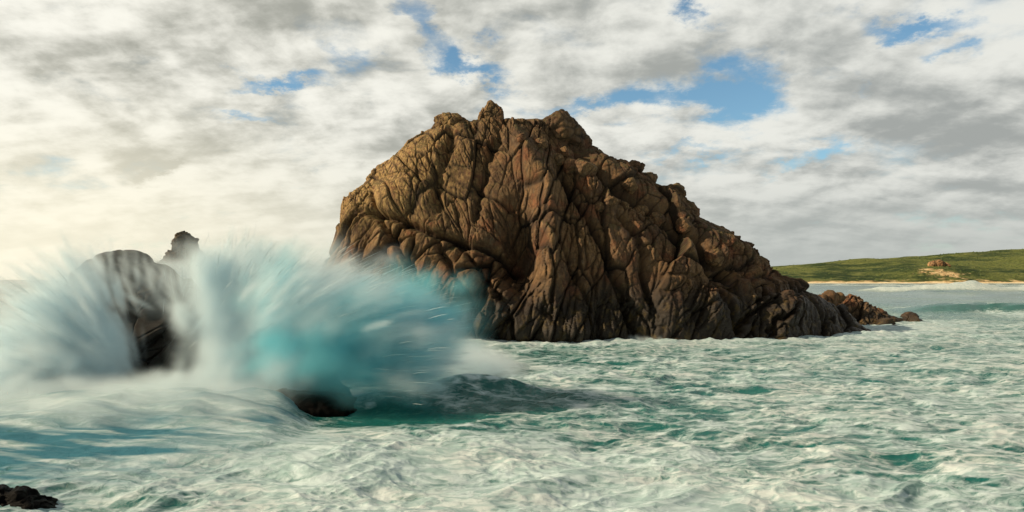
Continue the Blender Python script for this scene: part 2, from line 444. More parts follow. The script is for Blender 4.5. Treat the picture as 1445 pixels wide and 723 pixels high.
    blob(960, 420, 34, 60, 0, 1.2); blob(1010, 440, 20, 30, 20, .8); blob(1110, 440, 16, 26, 25, .9); blob(1160, 448, 22, 18, 30, .6)
    blob(800, 470, 60, 16, 0, 1.4); blob(700, 462, 40, 16, 0, 1.0)
    d += np.where(front, f, 0)
    # keep the outline: damp the displacement where the base surface turns edge-on at left and right
    thick = np.repeat(np.ptp(G[:, :, 1], axis=1)[:, None], nc, 1).ravel(); edge = np.abs(P[:, 1] - yc_main(P[:, 0]))
    d *= (1 - .55 * sstep(.55, .95, N[:, 2])) * (1 - .65 * sstep(1085, 1130, px) * sstep(7, 0, edge))
    Pd = P + N * d[:, None]
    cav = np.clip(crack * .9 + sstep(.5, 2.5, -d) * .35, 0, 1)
    root = empty('sea_stack', (0, 100, 0), 'tall brown granite sea stack with rugged ribbed face rising from the surf', 'rock')
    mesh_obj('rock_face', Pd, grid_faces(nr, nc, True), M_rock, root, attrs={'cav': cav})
    return root, Pd[front]
stack, FACE = build_stack()

def on_face(px, py):
    """point of the stack's face that the photograph shows at px, py"""
    a = HX + FACE[:, 0] / FACE[:, 1] * F; b = HY - (FACE[:, 2] - CH) / FACE[:, 1] * F
    k = np.argsort((a - px) ** 2 + (b - py) ** 2)[:12]
    return FACE[k[np.argmin(FACE[k, 1])]]

# ------------------------------------------------------------------ boulders and smaller rocks
def ico(sub):
    import bmesh
    bm = bmesh.new(); bmesh.ops.create_icosphere(bm, subdivisions=sub, radius=1)
    V = np.array([v.co[:] for v in bm.verts], np.float32); Fc = np.array([[v.index for v in f.verts] for f in bm.faces], np.int32); bm.free()
    return V, Fc
ICO = {k: ico(k) for k in (3, 4, 5, 6)}

def boulder(name, c, rad, seed, mat, parent=None, sub=5, rot=(0, 0, 0), facets=11, rough=.10, taper=0.0, cut=.74):
    """angular boulder: a ball cut by random planes, edges worn, then cracked"""
    V, Fc = ICO[sub]; rg = np.random.default_rng(seed)
    dirs = rg.normal(size=(facets, 3)); dirs /= np.linalg.norm(dirs, axis=1, keepdims=True)
    offs = rg.uniform(cut, 1.0, facets)
    dd = V @ dirs.T
    rr = np.min(np.where(dd > .05, offs / np.maximum(dd, .05), 9), 1)
    rr = np.minimum(rr, 1.12)
    Q = V * rr[:, None]
    k = np.array(rad, np.float32)
    Q = Q * k
    if taper: 
        tz = 1 - taper * np.clip(Q[:, 2] / k[2] * .5 + .5, 0, 1); Q[:, 0] *= tz; Q[:, 1] *= tz
    m = float(k.mean())
    S = Q + np.array(c) * 1.0
    off, cr = blocks(S + seed * 3.1, m * .75, 20, 1.5, seed, rough * 2.2, rough * 1.0, .12)
    off2, cr2 = blocks(S + seed * 3.1, m * .28, 10, 1.5, seed + 3, rough * 2.0, rough * 1.3, .16)
    Q = Q + V * (off + off2)[:, None] + V * (fbm(S[:, 0] / m * 2, S[:, 1] / m * 2, S[:, 2] / m * 2, 4, seed) * .07 * m)[:, None]
    from mathutils import Euler
    Mx = np.array(Euler([R(a) for a in rot]).to_matrix(), np.float32)
    Q = Q @ Mx.T + np.array(c, np.float32)
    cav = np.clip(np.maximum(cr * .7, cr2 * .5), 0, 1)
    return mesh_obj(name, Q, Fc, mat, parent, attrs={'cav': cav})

def at(px, py, D): return (wx(px, D), D, wz(py, D))

# crags that crown the stack (part of the bedrock)
for px, py, D, rad, sd_, rot, tp, lab in [
        (638, 176, 99, (2.6, 2.2, 1.45), 3, (0, 8, 10), .1, 'flat topped crag at the left end of the summit'),
        (619, 184, 99, (1.2, 1.5, 1.2), 23, (0, -10, 10), .1, 'small knob below the flat crag at the left shoulder'),
        (694, 162, 98, (2.0, 1.8, 2.1), 8, (0, 5, 0), .35, 'upright rounded crag standing on the summit'),
        (678, 167, 97.5, (.42, .6, 1.45), 5, (0, 14, 0), .3, 'thin finger of rock beside the upright crag'),
        (789, 185, 101, (4.7, 3.8, 2.9), 14, (0, 20, 12), .42, 'dark pyramid shaped crag at the right of the summit'),
        (812, 196, 102, (3.0, 2.6, 2.0), 24, (0, 30, 12), .3, 'sloping shoulder block below the pyramid crag')]:
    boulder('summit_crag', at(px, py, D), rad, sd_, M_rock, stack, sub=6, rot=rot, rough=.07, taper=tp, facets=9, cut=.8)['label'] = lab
for i, (px, py, D, rx, rz, ry) in enumerate([(662, 176, 99, 2.4, 1.0, 0), (718, 175, 99, 1.5, 1.2, 0), (738, 177, 99, 1.3, 1.2, 10), (757, 181, 100, 1.8, 1.3, 15),
                                           (872, 228, 105, 3.6, 1.9, 20), (903, 242, 105, 3.0, 2.2, 35), (938, 262, 106, 3.4, 2.6, 30), (962, 284, 106, 3.0, 2.4, 40), (1000, 316, 107, 3.4, 2.0, 35),
                                           (1030, 338, 107, 2.2, 1.6, 20), (1050, 362, 107, 2.6, 1.6, 40), (1098, 402, 108, 2.2, 1.5, 20), (1140, 424, 109, 2.3, 1.6, 30), (505, 280, 99, 2.6, 1.5, -20), (548, 240, 99, 2.6, 2.0, -40)]):
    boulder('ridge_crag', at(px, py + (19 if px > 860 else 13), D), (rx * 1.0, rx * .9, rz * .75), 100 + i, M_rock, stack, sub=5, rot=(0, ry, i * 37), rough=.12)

# dark rock at the left that the wave breaks over, and the pointed stack beyond it
def loft_rock(name, L, Rr, D0, b0, zlo, seed, mat, root, specs, nf=360, nb=90, nz=200, lean=.5, fb=(5, .5), capz=.5, cap=20):
    def prof(pts):
        a = np.array([(wz(py, D0), wx(px, D0)) for px, py in pts]); o = np.argsort(a[:, 0]); return a[o, 0], a[o, 1]
    zl, xl = prof(L); zr, xr = prof(Rr)
    top = min(zl.max(), zr.max())
    zs = np.linspace(zlo, top, nz)
    G = loft(zs, np.interp(zs, zl, xl), np.interp(zs, zr, xr), lambda x: D0 + 0 * x, lambda z: b0 * (1 - lean * np.clip(z / top, 0, 1) ** 1.4), nf, nb, cap, capz)
    nr, nc, _ = G.shape
    N = grid_normals(G).reshape(-1, 3); P = G.reshape(-1, 3).astype(np.float32)
    if (N[:, 1] * (P[:, 1] - D0)).sum() < 0: N = -N
    d = fbm(P[:, 0] / fb[0], P[:, 1] / fb[0], P[:, 2] / fb[0], 3, seed) * fb[1]
    crack = np.zeros(len(P), np.float32)
    for i, (cell, ang, st, fc, gr, gw) in enumerate(specs):
        o, cr = blocks(P, cell, ang, st, seed * 7 + i, fc, gr, gw); d += o; crack = np.maximum(crack, cr)
    return mesh_obj(name, P + N * d[:, None], grid_faces(nr, nc, True), mat, root, attrs={'cav': crack * .8})

r_ = empty('wave_washed_rock', (wx(200, 55), 55, 0), 'dark rounded boulder rock at left with white wave pouring over it', 'rock')
loft_rock('rock_body', [(100, 560), (112, 480), (120, 420), (128, 392), (142, 376), (158, 370)], [(330, 560), (312, 480), (292, 436), (262, 406), (232, 384), (200, 372), (180, 369)],
          55, 6.0, -1.5, 5, M_dark, r_, [(4.2, 24, 1.6, .36, .05, .04), (1.5, 30, 1.8, .14, .05, .06)])
r_ = empty('pointed_stack', (wx(260, 120), 120, 0), 'small pointed rock stack poking up behind the spray at left', 'rock')
loft_rock('rock_body', [(206, 440), (222, 385), (235, 358), (243, 351), (246, 340), (253, 336), (256, 331)], [(320, 440), (298, 385), (283, 352), (277, 342), (272, 337), (266, 334), (263, 331)],
          120, 5.5, -1.5, 15, M_haze, r_, [(2.4, 6, .5, .42, .14, .10), (.9, 6, .5, .4, .2, .15)], nf=200, nb=60, nz=160, fb=(4, .3))

# low reef to the right of the stack with boulders on it
r_ = empty('low_reef', (wx(1215, 127), 127, 0), 'low brown rock reef sloping into the sea right of the big stack', 'rock')
loft_rock('rock_body', [(1120, 480), (1138, 446), (1160, 432), (1176, 424), (1190, 418)], [(1296, 462), (1282, 453), (1262, 447), (1244, 440), (1228, 431), (1218, 420), (1210, 416)],
          127, 6.5, -1.2, 25, M_far, r_, [(4.2, 40, 1.8, .42, .14, .07), (1.5, 40, 1.8, .45, .18, .13), (.6, 36, 2, .35, .2, .16)], nf=300, nb=70, nz=110, fb=(5, .5), lean=.75)
for i, (px, py, D, s, lab) in enumerate([(1161, 426, 121, 1.3, 'leftmost round brown boulder on the low reef, against the big stack'),
                                         (1171, 424, 122, 1.7, 'larger brown boulder on the low reef, second from the big stack'),
                                         (1183, 421, 123, 1.0, 'small reddish boulder on the low reef just left of its summit')]):
    tag(boulder('reef_boulder', at(px, py, D), (s * 1.2, s, s), 300 + i, M_far, sub=4, rot=(0, 12 * i, 50 * i)), lab, 'boulder', 'boulders on the low reef')
for i, (px, py, rx, rz, lab) in enumerate([(1208, 468.5, 2.4, .55, 'low wet rock just off the tip of the big stack'), (1196, 467, 1.2, .45, 'small wet rock touching the tip of the big stack'),
                                           (1248, 460, 2.0, .7, 'flat rock awash in foam in front of the reef'), (1232, 456, 1.7, .9, 'tilted slab rock standing in the foam close under the reef'),
                                           (1259, 464, 1.0, .35, 'tiny rock awash farthest out in front of the reef'), (1273, 456, 1.5, .4, 'pale low rock awash beneath the outer end of the reef'),
                                           (1284, 451.5, 1.9, .8, 'wedge shaped outermost rock at the seaward end of the reef'), (1114, 474.5, 1.6, .5, 'dark wet rock at the foot of the big stack, right part'),
                                           (1150, 470, 2.0, .4, 'dark low ledge rock awash along the right foot of the stack')]):
    D = CH * F / (py - HY)
    tag(boulder('skerry', (wx(px, D), D, .12 + rz * .45), (rx, rx * .8, rz * 1.15), 340 + i, M_far if i not in (0, 1, 7, 8) else M_dark, sub=4, rot=(0, 14, i * 40), rough=.12), lab, 'rock', 'small rocks awash')

# black ledge under the burst and the corner rock
r_ = empty('wet_ledge', (wx(455, 42.5), 42.5, 0), 'black wet rock ledge under the turquoise burst of spray', 'rock')
boulder('rock_body', (wx(438, 43.6), 43.8, .2), (2.6, 1.6, 2.2), 61, M_black, r_, sub=6, rot=(0, 14, 10), rough=.06)
boulder('toe', (wx(460, 42.4), 42.3, .12), (3.7, 1.5, 1.0), 66, M_black, r_, sub=6, rot=(0, 9, 6), rough=.05)
r_ = boulder('corner_rock', (wx(14, 24.2), 24.2, .02), (1.45, 1.2, .72), 64, M_black, sub=6, rot=(0, 10, 20), rough=.09)
tag(r_, 'dark wet rock in the foam at the bottom left corner', 'rock')
# loose boulders in the gully on the right shoulder
LB = [(786, 226, 1.0, 'rounded orange boulder at the head of the gully below the pyramid crag'), (806, 238, 1.35, 'large egg shaped orange boulder wedged in the gully head'),
      (825, 240, 1.5, 'tall red brown boulder leaning beside the egg shaped boulder'), (797, 216, .9, 'flat pale boulder lying above the egg shaped boulder'),
      (845, 292, .7, 'small pale boulder alone in the middle of the gully'), (864, 286, .8, 'pale boulder on the green ledge in mid gully'), (905, 300, 1.0, 'rubble boulder on the slope right of the gully'),
      (925, 312, 1.2, 'broad brown boulder low on the right shoulder'), (960, 318, 1.1, 'round brown boulder under the right ridge line'), (735, 196, .8, 'slab boulder resting on the summit terrace, left of the pyramid crag'),
      (765, 205, .9, 'rounded boulder on the summit terrace directly below the pyramid crag'), (1010, 362, 1.3, 'large brown boulder far down the right slope'), (890, 262, 1.1, 'brown boulder beneath the upper right ridge')]
for i, (px, py, rr_, lab) in enumerate(LB):
    q = on_face(px, py)
    tag(boulder('boulder', (q[0], q[1] + .1, q[2] + .1), (rr_ * 1.1, rr_, rr_ * .95), 700 + i, M_boulder, sub=5, rot=(0, 10 + 9 * i % 40, 31 * i), rough=.07), lab, 'boulder', 'loose boulders on the sea stack')

# ------------------------------------------------------------------ sea
def foot(x, y):
    """<1 inside the stack's footprint at the waterline"""
    a0, a1 = -32.0, 54.0
    u = (x - (a0 + a1) / 2) / ((a1 - a0) / 2); v = (y - yc_main(x)) / 21.5
    return np.sqrt(u * u + v * v)

def heap_h(x, y):
    """water heaped up round the left-hand rocks"""
    h = np.exp(-(((x + 24) / 15) ** 2 + ((y - 42) / 9) ** 2)) * .85 + np.exp(-(((x + 17) / 7) ** 2 + ((y - 40) / 5) ** 2)) * .7
    h = h * sstep(-11.5, -14.2, x + .25 * (y - 41))
    return h + np.exp(-(((x + 20) / 7) ** 2 + ((y - 30) / 3.2) ** 2)) * .35

def build_sea():
    # rows crowd toward the shore where the eye is, as far as 30 km out
    D = 1 / np.concatenate([np.linspace(1 / 5.0, 1 / 17.0, 60, endpoint=False), np.linspace(1 / 17.0, 1 / 900.0, 640, endpoint=False), 1 / np.geomspace(900, 32000, 70)])
    s = np.linspace(-1, 1, 1100); T = s * .84 + np.sign(s) * np.abs(s) ** 9 * 1.1
    Y = np.repeat(D[:, None], len(T), 1); X = Y * T[None, :]
    dy = np.gradient(D)[:, None] + 0 * X; dx = Y * .0016
    x, y = X.ravel().astype(np.float32), Y.ravel().astype(np.float32)
    sp = np.maximum(dy * .7, dx).ravel().astype(np.float32)
    px = HX + x / y * F; py = HY + CH / y * F
    z0 = np.zeros_like(x)
    def lod(lam): return np.clip(lam / sp / 2.2 - 1.0, 0, 1)
    qx = x + 1.6 * fbm(x / 6, y / 6, z0 + 2, 2, 201); qy = y + 1.6 * fbm(x / 6, y / 6, z0 + 5, 2, 205)
    calm = 1 - .75 * sstep(1.15, .75, np.hypot((x + 22) / 18, (y - 42) / 16))           # silky heap at the left
    zz = .42 * fbm(qx / 17, qy / 10, z0, 2, 210)
    zz += .30 * fbm(qx / 6.5, qy / 4.2, z0, 2, 213, ridged=True) * lod(6) * calm
    zz += .13 * fbm(qx / 2.6, qy / 1.7, z0, 2, 216, ridged=True) * lod(2.6) * calm
    zz += .045 * fbm(qx / .9, qy / .6, z0, 2, 219, ridged=True) * lod(.9) * calm
    zz += .016 * fbm(qx / .3, qy / .22, z0, 2, 222) * lod(.3) * calm
    far = sstep(90, 220, y)
    zz += far * .35 * fbm(x / 40, y / 18, z0, 2, 230, ridged=True)
    # surge heaped up round the left-hand rocks, running down toward the viewer
    heap = heap_h(x, y) * (1 + .45 * fbm(x / 5.5, y / 2.6, z0, 3, 241))
    zz += heap
    # hump of the wave curling off the black ledge
    hump = np.exp(-(((x + 2.6) / 3.4) ** 2 + ((y - 46.5) / 1.9) ** 2)) * 1.35
    hump2 = np.exp(-(((x + 8.2) / 3.6) ** 2 + ((y - 43.6 - .05 * x) / 1.3) ** 2)) * .9
    zz += hump + hump2
    # trough in front of the ledge
    zz -= np.exp(-(((x + 6) / 6) ** 2 + ((y - 40) / 1.8) ** 2)) * .35
    # green swell about to break, far right, and the lines of surf below the beach
    n1 = fbm(x / 22, y / 30, z0, 3, 250)
    yl = 163 + n1 * 6
    wv = np.exp(-np.where(y < yl, ((y - yl) / 3.0) ** 2, ((y - yl) / 9) ** 2)) * sstep(86, 108, x) * (2.3 + .5 * n1)
    zz += wv
    ns = fbm(x / 30, y / 60, z0, 4, 260); yl2 = 430 + 30 * fbm(x / 160, z0, z0, 2, 262)
    surf = np.exp(-np.where(y < yl2, ((y - yl2) / 20) ** 2, ((y - yl2) / 60) ** 2)) * sstep(190, 262, x) * np.clip(1.0 + .8 * ns, 0, 3)
    zz += surf * (2.4 + 3.0 * np.exp(-((x - 275) / 35) ** 2))
    surf2 = np.exp(-((y - 820 - 60 * ns) / 90) ** 2) * np.clip(.7 + .9 * ns, 0, 2)
    zz += surf2 * 1.2
    # ---- foam
    fo = .70 + .30 * fbm(qx / 9, qy / 5.5, z0 + 3, 3, 270) + .50 * fbm(qx / 2.6, qy / 1.5, z0 + 3, 4, 275, g=.6) * lod(1.2)
    slope_y = np.gradient(zz.reshape(X.shape), axis=0).ravel() / np.gradient(Y, axis=0).ravel()
    fo -= np.clip(slope_y, -.25, .6) * .9 * np.clip(lod(4) + .2, 0, 1)          # faces turned to the viewer show clear water
    fo += .25 * np.clip(zz / .5, -1, 1) * lod(3)
    def g(cx, cy, sx, sy, a):
        return a * np.exp(-(((px - cx) / sx) ** 2 + ((py - cy) / sy) ** 2))
    fo += .14 * sstep(46, 30, y)
    fo += np.exp(-(((x + 6) / 13) ** 2 + ((y - 29) / 5) ** 2)) * .55             # wash at the near left
    fo += np.exp(-(((x - 3) / 9) ** 2 + ((y - 23) / 4) ** 2)) * .3
    fo -= np.exp(-(((x - 1.5) / 8) ** 2 + ((y - 41.5) / 6.0) ** 2)) * .40        # clear green water beside the ledge
    fo -= np.exp(-(((x + 7) / 4.5) ** 2 + ((y - 40.2) / 2.2) ** 2)) * .7
    fo -= np.exp(-(((x - 5) / 14) ** 2 + ((y - 72) / 9) ** 2)) * .25
    fo -= np.exp(-(((x - 16) / 7) ** 2 + ((y - 32) / 6) ** 2)) * .12
    ft = foot(x, y)
    bs_ = FACE[(FACE[:, 2] > -.3) & (FACE[:, 2] < .8)]
    xb = np.arange(-36, 58, 1.0); yb = np.array([bs_[np.abs(bs_[:, 0] - q) < 1.2, 1].min() if (np.abs(bs_[:, 0] - q) < 1.2).any() else 104. for q in xb])
    gp = np.interp(x, xb, yb) - y + .8 * fbm(x / 2.5, y / 2.5, z0, 3, 310)
    wash = np.exp(-np.where(gp > 0, (gp / (1.6 + 1.6 * np.clip(fbm(x / 7, y / 9, z0, 2, 311) + .4, 0, 1.5))) ** 2, (gp / 2) ** 2)) * (x > -36) * (x < 57)
    fo += wash * .75; zz += wash * (.22 + .30 * np.clip(fbm(x / 1.6, y / 1.6, z0, 3, 312), 0, 1.2))
    fo += np.exp(-(((x - 62) / 14) ** 2 + ((y - 116) / 12) ** 2)) * .5
    fo = np.where(y > 130, .40 + .5 * fbm(x / 38, y / 60, z0, 4, 280, g=.6) + .3 * sstep(230, 140, y) + .0, fo * 1.0)
    fo = fo - .25 * sstep(190, 320, y) * (1 - np.clip(surf + surf2, 0, 1))
    fo += 2.2 * np.clip(surf - .15, 0, 1) + 2.0 * np.clip(surf2 - .3, 0, 1) + 1.4 * np.exp(-((y - 1215) / 60) ** 2)
    fo -= 1.4 * np.clip(wv - .3, 0, 1) * sstep(0, .01, slope_y) 
    fo += .9 * np.exp(-((y - yl - 6) / 5) ** 2) * sstep(86, 108, x)
    fo += sstep(.25, .9, heap) * 1.0
    # open sea at the left stays unfoamed
    fo -= .9 * sstep(-30, -60, x) * sstep(80, 130, y)
    fo -= .8 * sstep(900, 1500, y)
    fo += hump * .8 * (fbm(x / .7, y / 1.6, z0, 3, 290) * .9 + .25)
    flow = fbm(x / 7, (y + .22 * x) / 1.1, z0 + 8, 4, 300)
    blue = np.clip(sstep(.10, .6, heap) * (.40 + 1.1 * flow), 0, 1)
    blue = np.maximum(blue, np.clip(np.exp(-(((x + 21.5) / 7.5) ** 2 + ((y - 31.0) / 5.2) ** 2)) * (1.15 + 1.9 * flow), 0, 1))
    zz -= (y / 1000) ** 2 * 0.05
    V = np.stack([x, y, zz], 1)
    m, t, out = new_mat('sea_water')
    P = t.n('ShaderNodeNewGeometry').outputs['Position']
    px_, py_, pz_ = t.sep(P)
    fl = t.comb(px_, t.m('MULTIPLY', py_, 1.25), t.m('MULTIPLY', pz_, 1.5))
    dist = t.vm('LENGTH', P)
    wcol = t.noise(fl, .5, 3, .6, col=True)
    flw = t.vm('ADD', fl, t.vm('MULTIPLY', t.vm('SUBTRACT', wcol, (.5, .5, .5)), (2.4, 1.6, 0)))
    d1 = t.noise(t.vm('MULTIPLY', flw, (.6, 1, 1)), 1.5, 7, .68, .8)
    lace = t.noise(t.vm('MULTIPLY', flw, (.8, 1.1, 1)), .9, 5, .6, .5, typ='RIDGED_MULTIFRACTAL')
    fa = t.attr('foam')
    f = t.m('ADD', fa, t.m('MULTIPLY', t.m('SUBTRACT', d1, .5), 1.9))
    f = t.m('ADD', f, t.m('MULTIPLY', t.m('SUBTRACT', lace, .55), .30))
    ff = t.ss(f, .02, .98)
    cream = t.noise(P, .16, 3, .5)
    fc = t.mix(t.ss(cream, .42, .62), (.57, .70, .735), (.64, .715, .725))
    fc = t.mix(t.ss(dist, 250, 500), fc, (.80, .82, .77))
    fc = t.mix(t.ss(d1, .62, .40), fc, (.35, .49, .50))
    bl = t.attr('blue')
    fc = t.mix(t.m('MULTIPLY', bl, .95), fc, (.030, .165, .235))
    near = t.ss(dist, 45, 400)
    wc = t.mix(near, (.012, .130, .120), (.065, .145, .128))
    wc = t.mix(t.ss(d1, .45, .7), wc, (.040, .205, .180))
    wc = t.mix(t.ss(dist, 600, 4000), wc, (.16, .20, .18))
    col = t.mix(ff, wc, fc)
    bh = t.m('ADD', t.m('MULTIPLY', d1, .8), t.m('MULTIPLY', ff, .35))
    b = t.n('ShaderNodeBump', {'Strength': t.ss(dist, 60, 400, .55, .10), 'Distance': .22, 'Height': bh})
    bs = t.n('ShaderNodeBsdfPrincipled', {'Base Color': col, 'Roughness': t.m('MAXIMUM', t.ss(ff, 0, .7, .16, .75), t.ss(dist, 100, 500, .1, .17)), 'IOR': 1.33, 'Normal': b.outputs[0]})
    t.set(bs.inputs['Specular IOR Level'], t.ss(ff, 0, .8, .5, .12))
    t.t.links.new(bs.outputs[0], out.inputs[0])
    o = mesh_obj('sea', V, grid_faces(len(D), len(T)), m, attrs={'foam': fo, 'blue': blue})
    tag(o, kind='structure')
build_sea()

# sea bed of open water behind and beside the viewer is not seen; the sea fan starts 5 m in front of the headland
# ------------------------------------------------------------------ far shore
def hill_h(x, y):
    pxr = HX + x / 1900 * F
    ridge = np.interp(pxr, [520, 760, 1085, 1200, 1300, 1400, 1445, 1600, 2000], [-2, 12, 40, 55, 68.0, 84, 91, 96, 90])
    k = np.clip((y - 1310 - 25 * perlin(x / 160, 0 * x, 0 * x, 401)) / 640, 0, 2.2)
    pr = np.where(k < 1, np.sin(np.clip(k, 0, 1) * np.pi / 2) ** .85, 1 - (k - 1) * .12)
    h = ridge * pr
    h = h + fbm(x / 210, y / 210, 0 * x, 4, 410) * 9 * np.clip(k * 3, 0, 1)
    spur = np.exp(-(((x - 880) / 95) ** 2 + ((y - 1430) / 110) ** 2)) * 11
    return np.where(k <= 0, -4 * np.clip(-(y - 1310) / 40, 0, 1) + .8, h * 1.0 + spur * np.clip(k * 6, 0, 1) + 1.0)

def build_hills():
    xs = np.linspace(-500, 2900, 620); ys = np.concatenate([np.linspace(1255, 1420, 60, endpoint=False), np.linspace(1420, 3000, 140)])
    X, Y = np.meshgrid(xs, ys); x, y = X.ravel().astype(np.float32), Y.ravel().astype(np.float32)
    z = hill_h(x, y)
    m, t, out = new_mat('coastal_heath')
    P = t.n('ShaderNodeNewGeometry').outputs['Position']; px, py, pz = t.sep(P)
    n1 = t.noise(P, .006, 5, .6); n2 = t.noise(P, .035, 6, .65); n3 = t.noise(P, .16, 4, .6)
    a = t.mix(t.ss(n1, .44, .56), (.036, .062, .020), (.150, .175, .050))
    a = t.mix(t.m('MULTIPLY', t.ss(n2, .50, .68), .7), a, (.26, .27, .09))
    a = t.mix(t.m('MULTIPLY', t.ss(n3, .52, .36), .6), a, (.028, .045, .018))
    # sand and rocks near the beach, and the bare spur
    edge = t.m('ADD', pz, t.m('MULTIPLY', t.m('SUBTRACT', n2, .5), -22))
    s = t.ss(edge, 5.0, 1.5)
    spn = t.vm('LENGTH', t.vm('MULTIPLY', t.vm('SUBTRACT', P, (872, 1400, 14)), (1 / 44, 1 / 80, 1 / 17)))
    s = t.m('MAXIMUM', s, t.ss(t.m('ADD', spn, t.m('MULTIPLY', t.m('SUBTRACT', n2, .5), 3.2)), 1.0, .55))
    a = t.mix(s, a, t.mix(t.ss(n3, .4, .6), (.78, .60, .33), (.48, .31, .15)))
    b = t.n('ShaderNodeBump', {'Strength': .8, 'Distance': 6, 'Height': n3})
    bs = t.n('ShaderNodeBsdfPrincipled', {'Base Color': a, 'Roughness': .95, 'Normal': b.outputs[0]}); bs.inputs['Specular IOR Level'].default_value = .1
    t.t.links.new(bs.outputs[0], out.inputs[0])
    tag(mesh_obj('hills', np.stack([x, y, z], 1), grid_faces(len(ys), len(xs)), m), kind='structure')
    # beach strip
    m2, t, out = new_mat('beach_sand')
    P = t.n('ShaderNodeNewGeometry').outputs['Position']
    a = t.mix(t.ss(t.noise(P, .05, 5, .65), .42, .62), (.88, .74, .46), (.70, .48, .24))
    bs = t.n('ShaderNodeBsdfPrincipled', {'Base Color': a, 'Roughness': .9}); t.t.links.new(bs.outputs[0], out.inputs[0])
    xs = np.linspace(-200, 2400, 500); ys = np.linspace(1215, 1312, 16)
    X, Y = np.meshgrid(xs, ys); x, y = X.ravel().astype(np.float32), Y.ravel().astype(np.float32)
    z = -1.5 + (y - 1215) / 97 * 3.6 + fbm(x / 24, y / 14, 0 * x, 4, 430) * 1.4 * sstep(1240, 1300, y)
    tag(mesh_obj('beach', np.stack([x, y, z], 1), grid_faces(len(ys), len(xs)), m2), kind='structure')
    # scrub as one mass of small leafy clumps
    n = 3500; rg = np.random.default_rng(5)
    bx = rg.uniform(450, 2100, n); by = 1345 + rg.uniform(0, 1, n) ** 1.4 * 700
    keep = fbm(bx / 60, by / 60, 0 * bx, 3, 440) > rg.uniform(-.8, .5, n); bx, by = bx[keep], by[keep]; n = len(bx)
    bz = hill_h(bx, by)
    base = np.array([(1, 0, 0), (.3, .95, .1), (-.8, .6, 0), (-.8, -.6, 0), (.3, -.95, .1), (.1, .1, 1), (-.3, -.2, .9)], np.float32)
    fc = np.array([(0, 1, 5), (1, 2, 6), (2, 3, 6), (3, 4, 6), (4, 0, 5), (1, 6, 5), (4, 5, 6)], np.int32)
    sc = rg.uniform(1.0, 3.0, n)[:, None, None]
    Vv = base[None] * sc * np.array([1.3, 1.3, .8]) * rg.uniform(.7, 1.3, (n, 7, 1)) + np.stack([bx, by, bz - .3], 1)[:, None, :]
    Fc = (fc[None] + (np.arange(n) * 7)[:, None, None]).reshape(-1, 3)
    m3, t, out = new_mat('scrub_leaf')
    P = t.n('ShaderNodeNewGeometry').outputs['Position']
    a = t.mix(t.ss(t.noise(P, .05, 3, .6), .4, .6), (.045, .072, .022), (.10, .135, .036))
    bs = t.n('ShaderNodeBsdfPrincipled', {'Base Color': a, 'Roughness': .95}); t.t.links.new(bs.outputs[0], out.inputs[0])
    tag(mesh_obj('scrub', Vv.reshape(-1, 3), Fc, m3, smooth=False), kind='stuff')
    # orange granite outcrop on the spur
    x0, y0 = wx(1326, 1460), 1460.; z0 = float(hill_h(np.array([x0]), np.array([y0]))[0])
    r = empty('hillside_outcrop', (x0, y0, z0), 'rounded orange granite outcrop on the green slope above the beach', 'rock')
    boulder('rock_body', (x0, y0, z0 + 1), (19, 13, 11), 501, M_orange, r, sub=5, rot=(0, 8, 20), rough=.14)
    boulder('side_block', (x0 - 17, y0 - 3, z0 + 1), (9, 8, 9), 502, M_orange, r, sub=4, rot=(0, 10, 0), rough=.14)
    boulder('side_block', (x0 + 14, y0 - 2, z0 + 1), (8, 8, 7), 503, M_orange, r, sub=4, rot=(0, 30, 0), rough=.14)
build_hills()

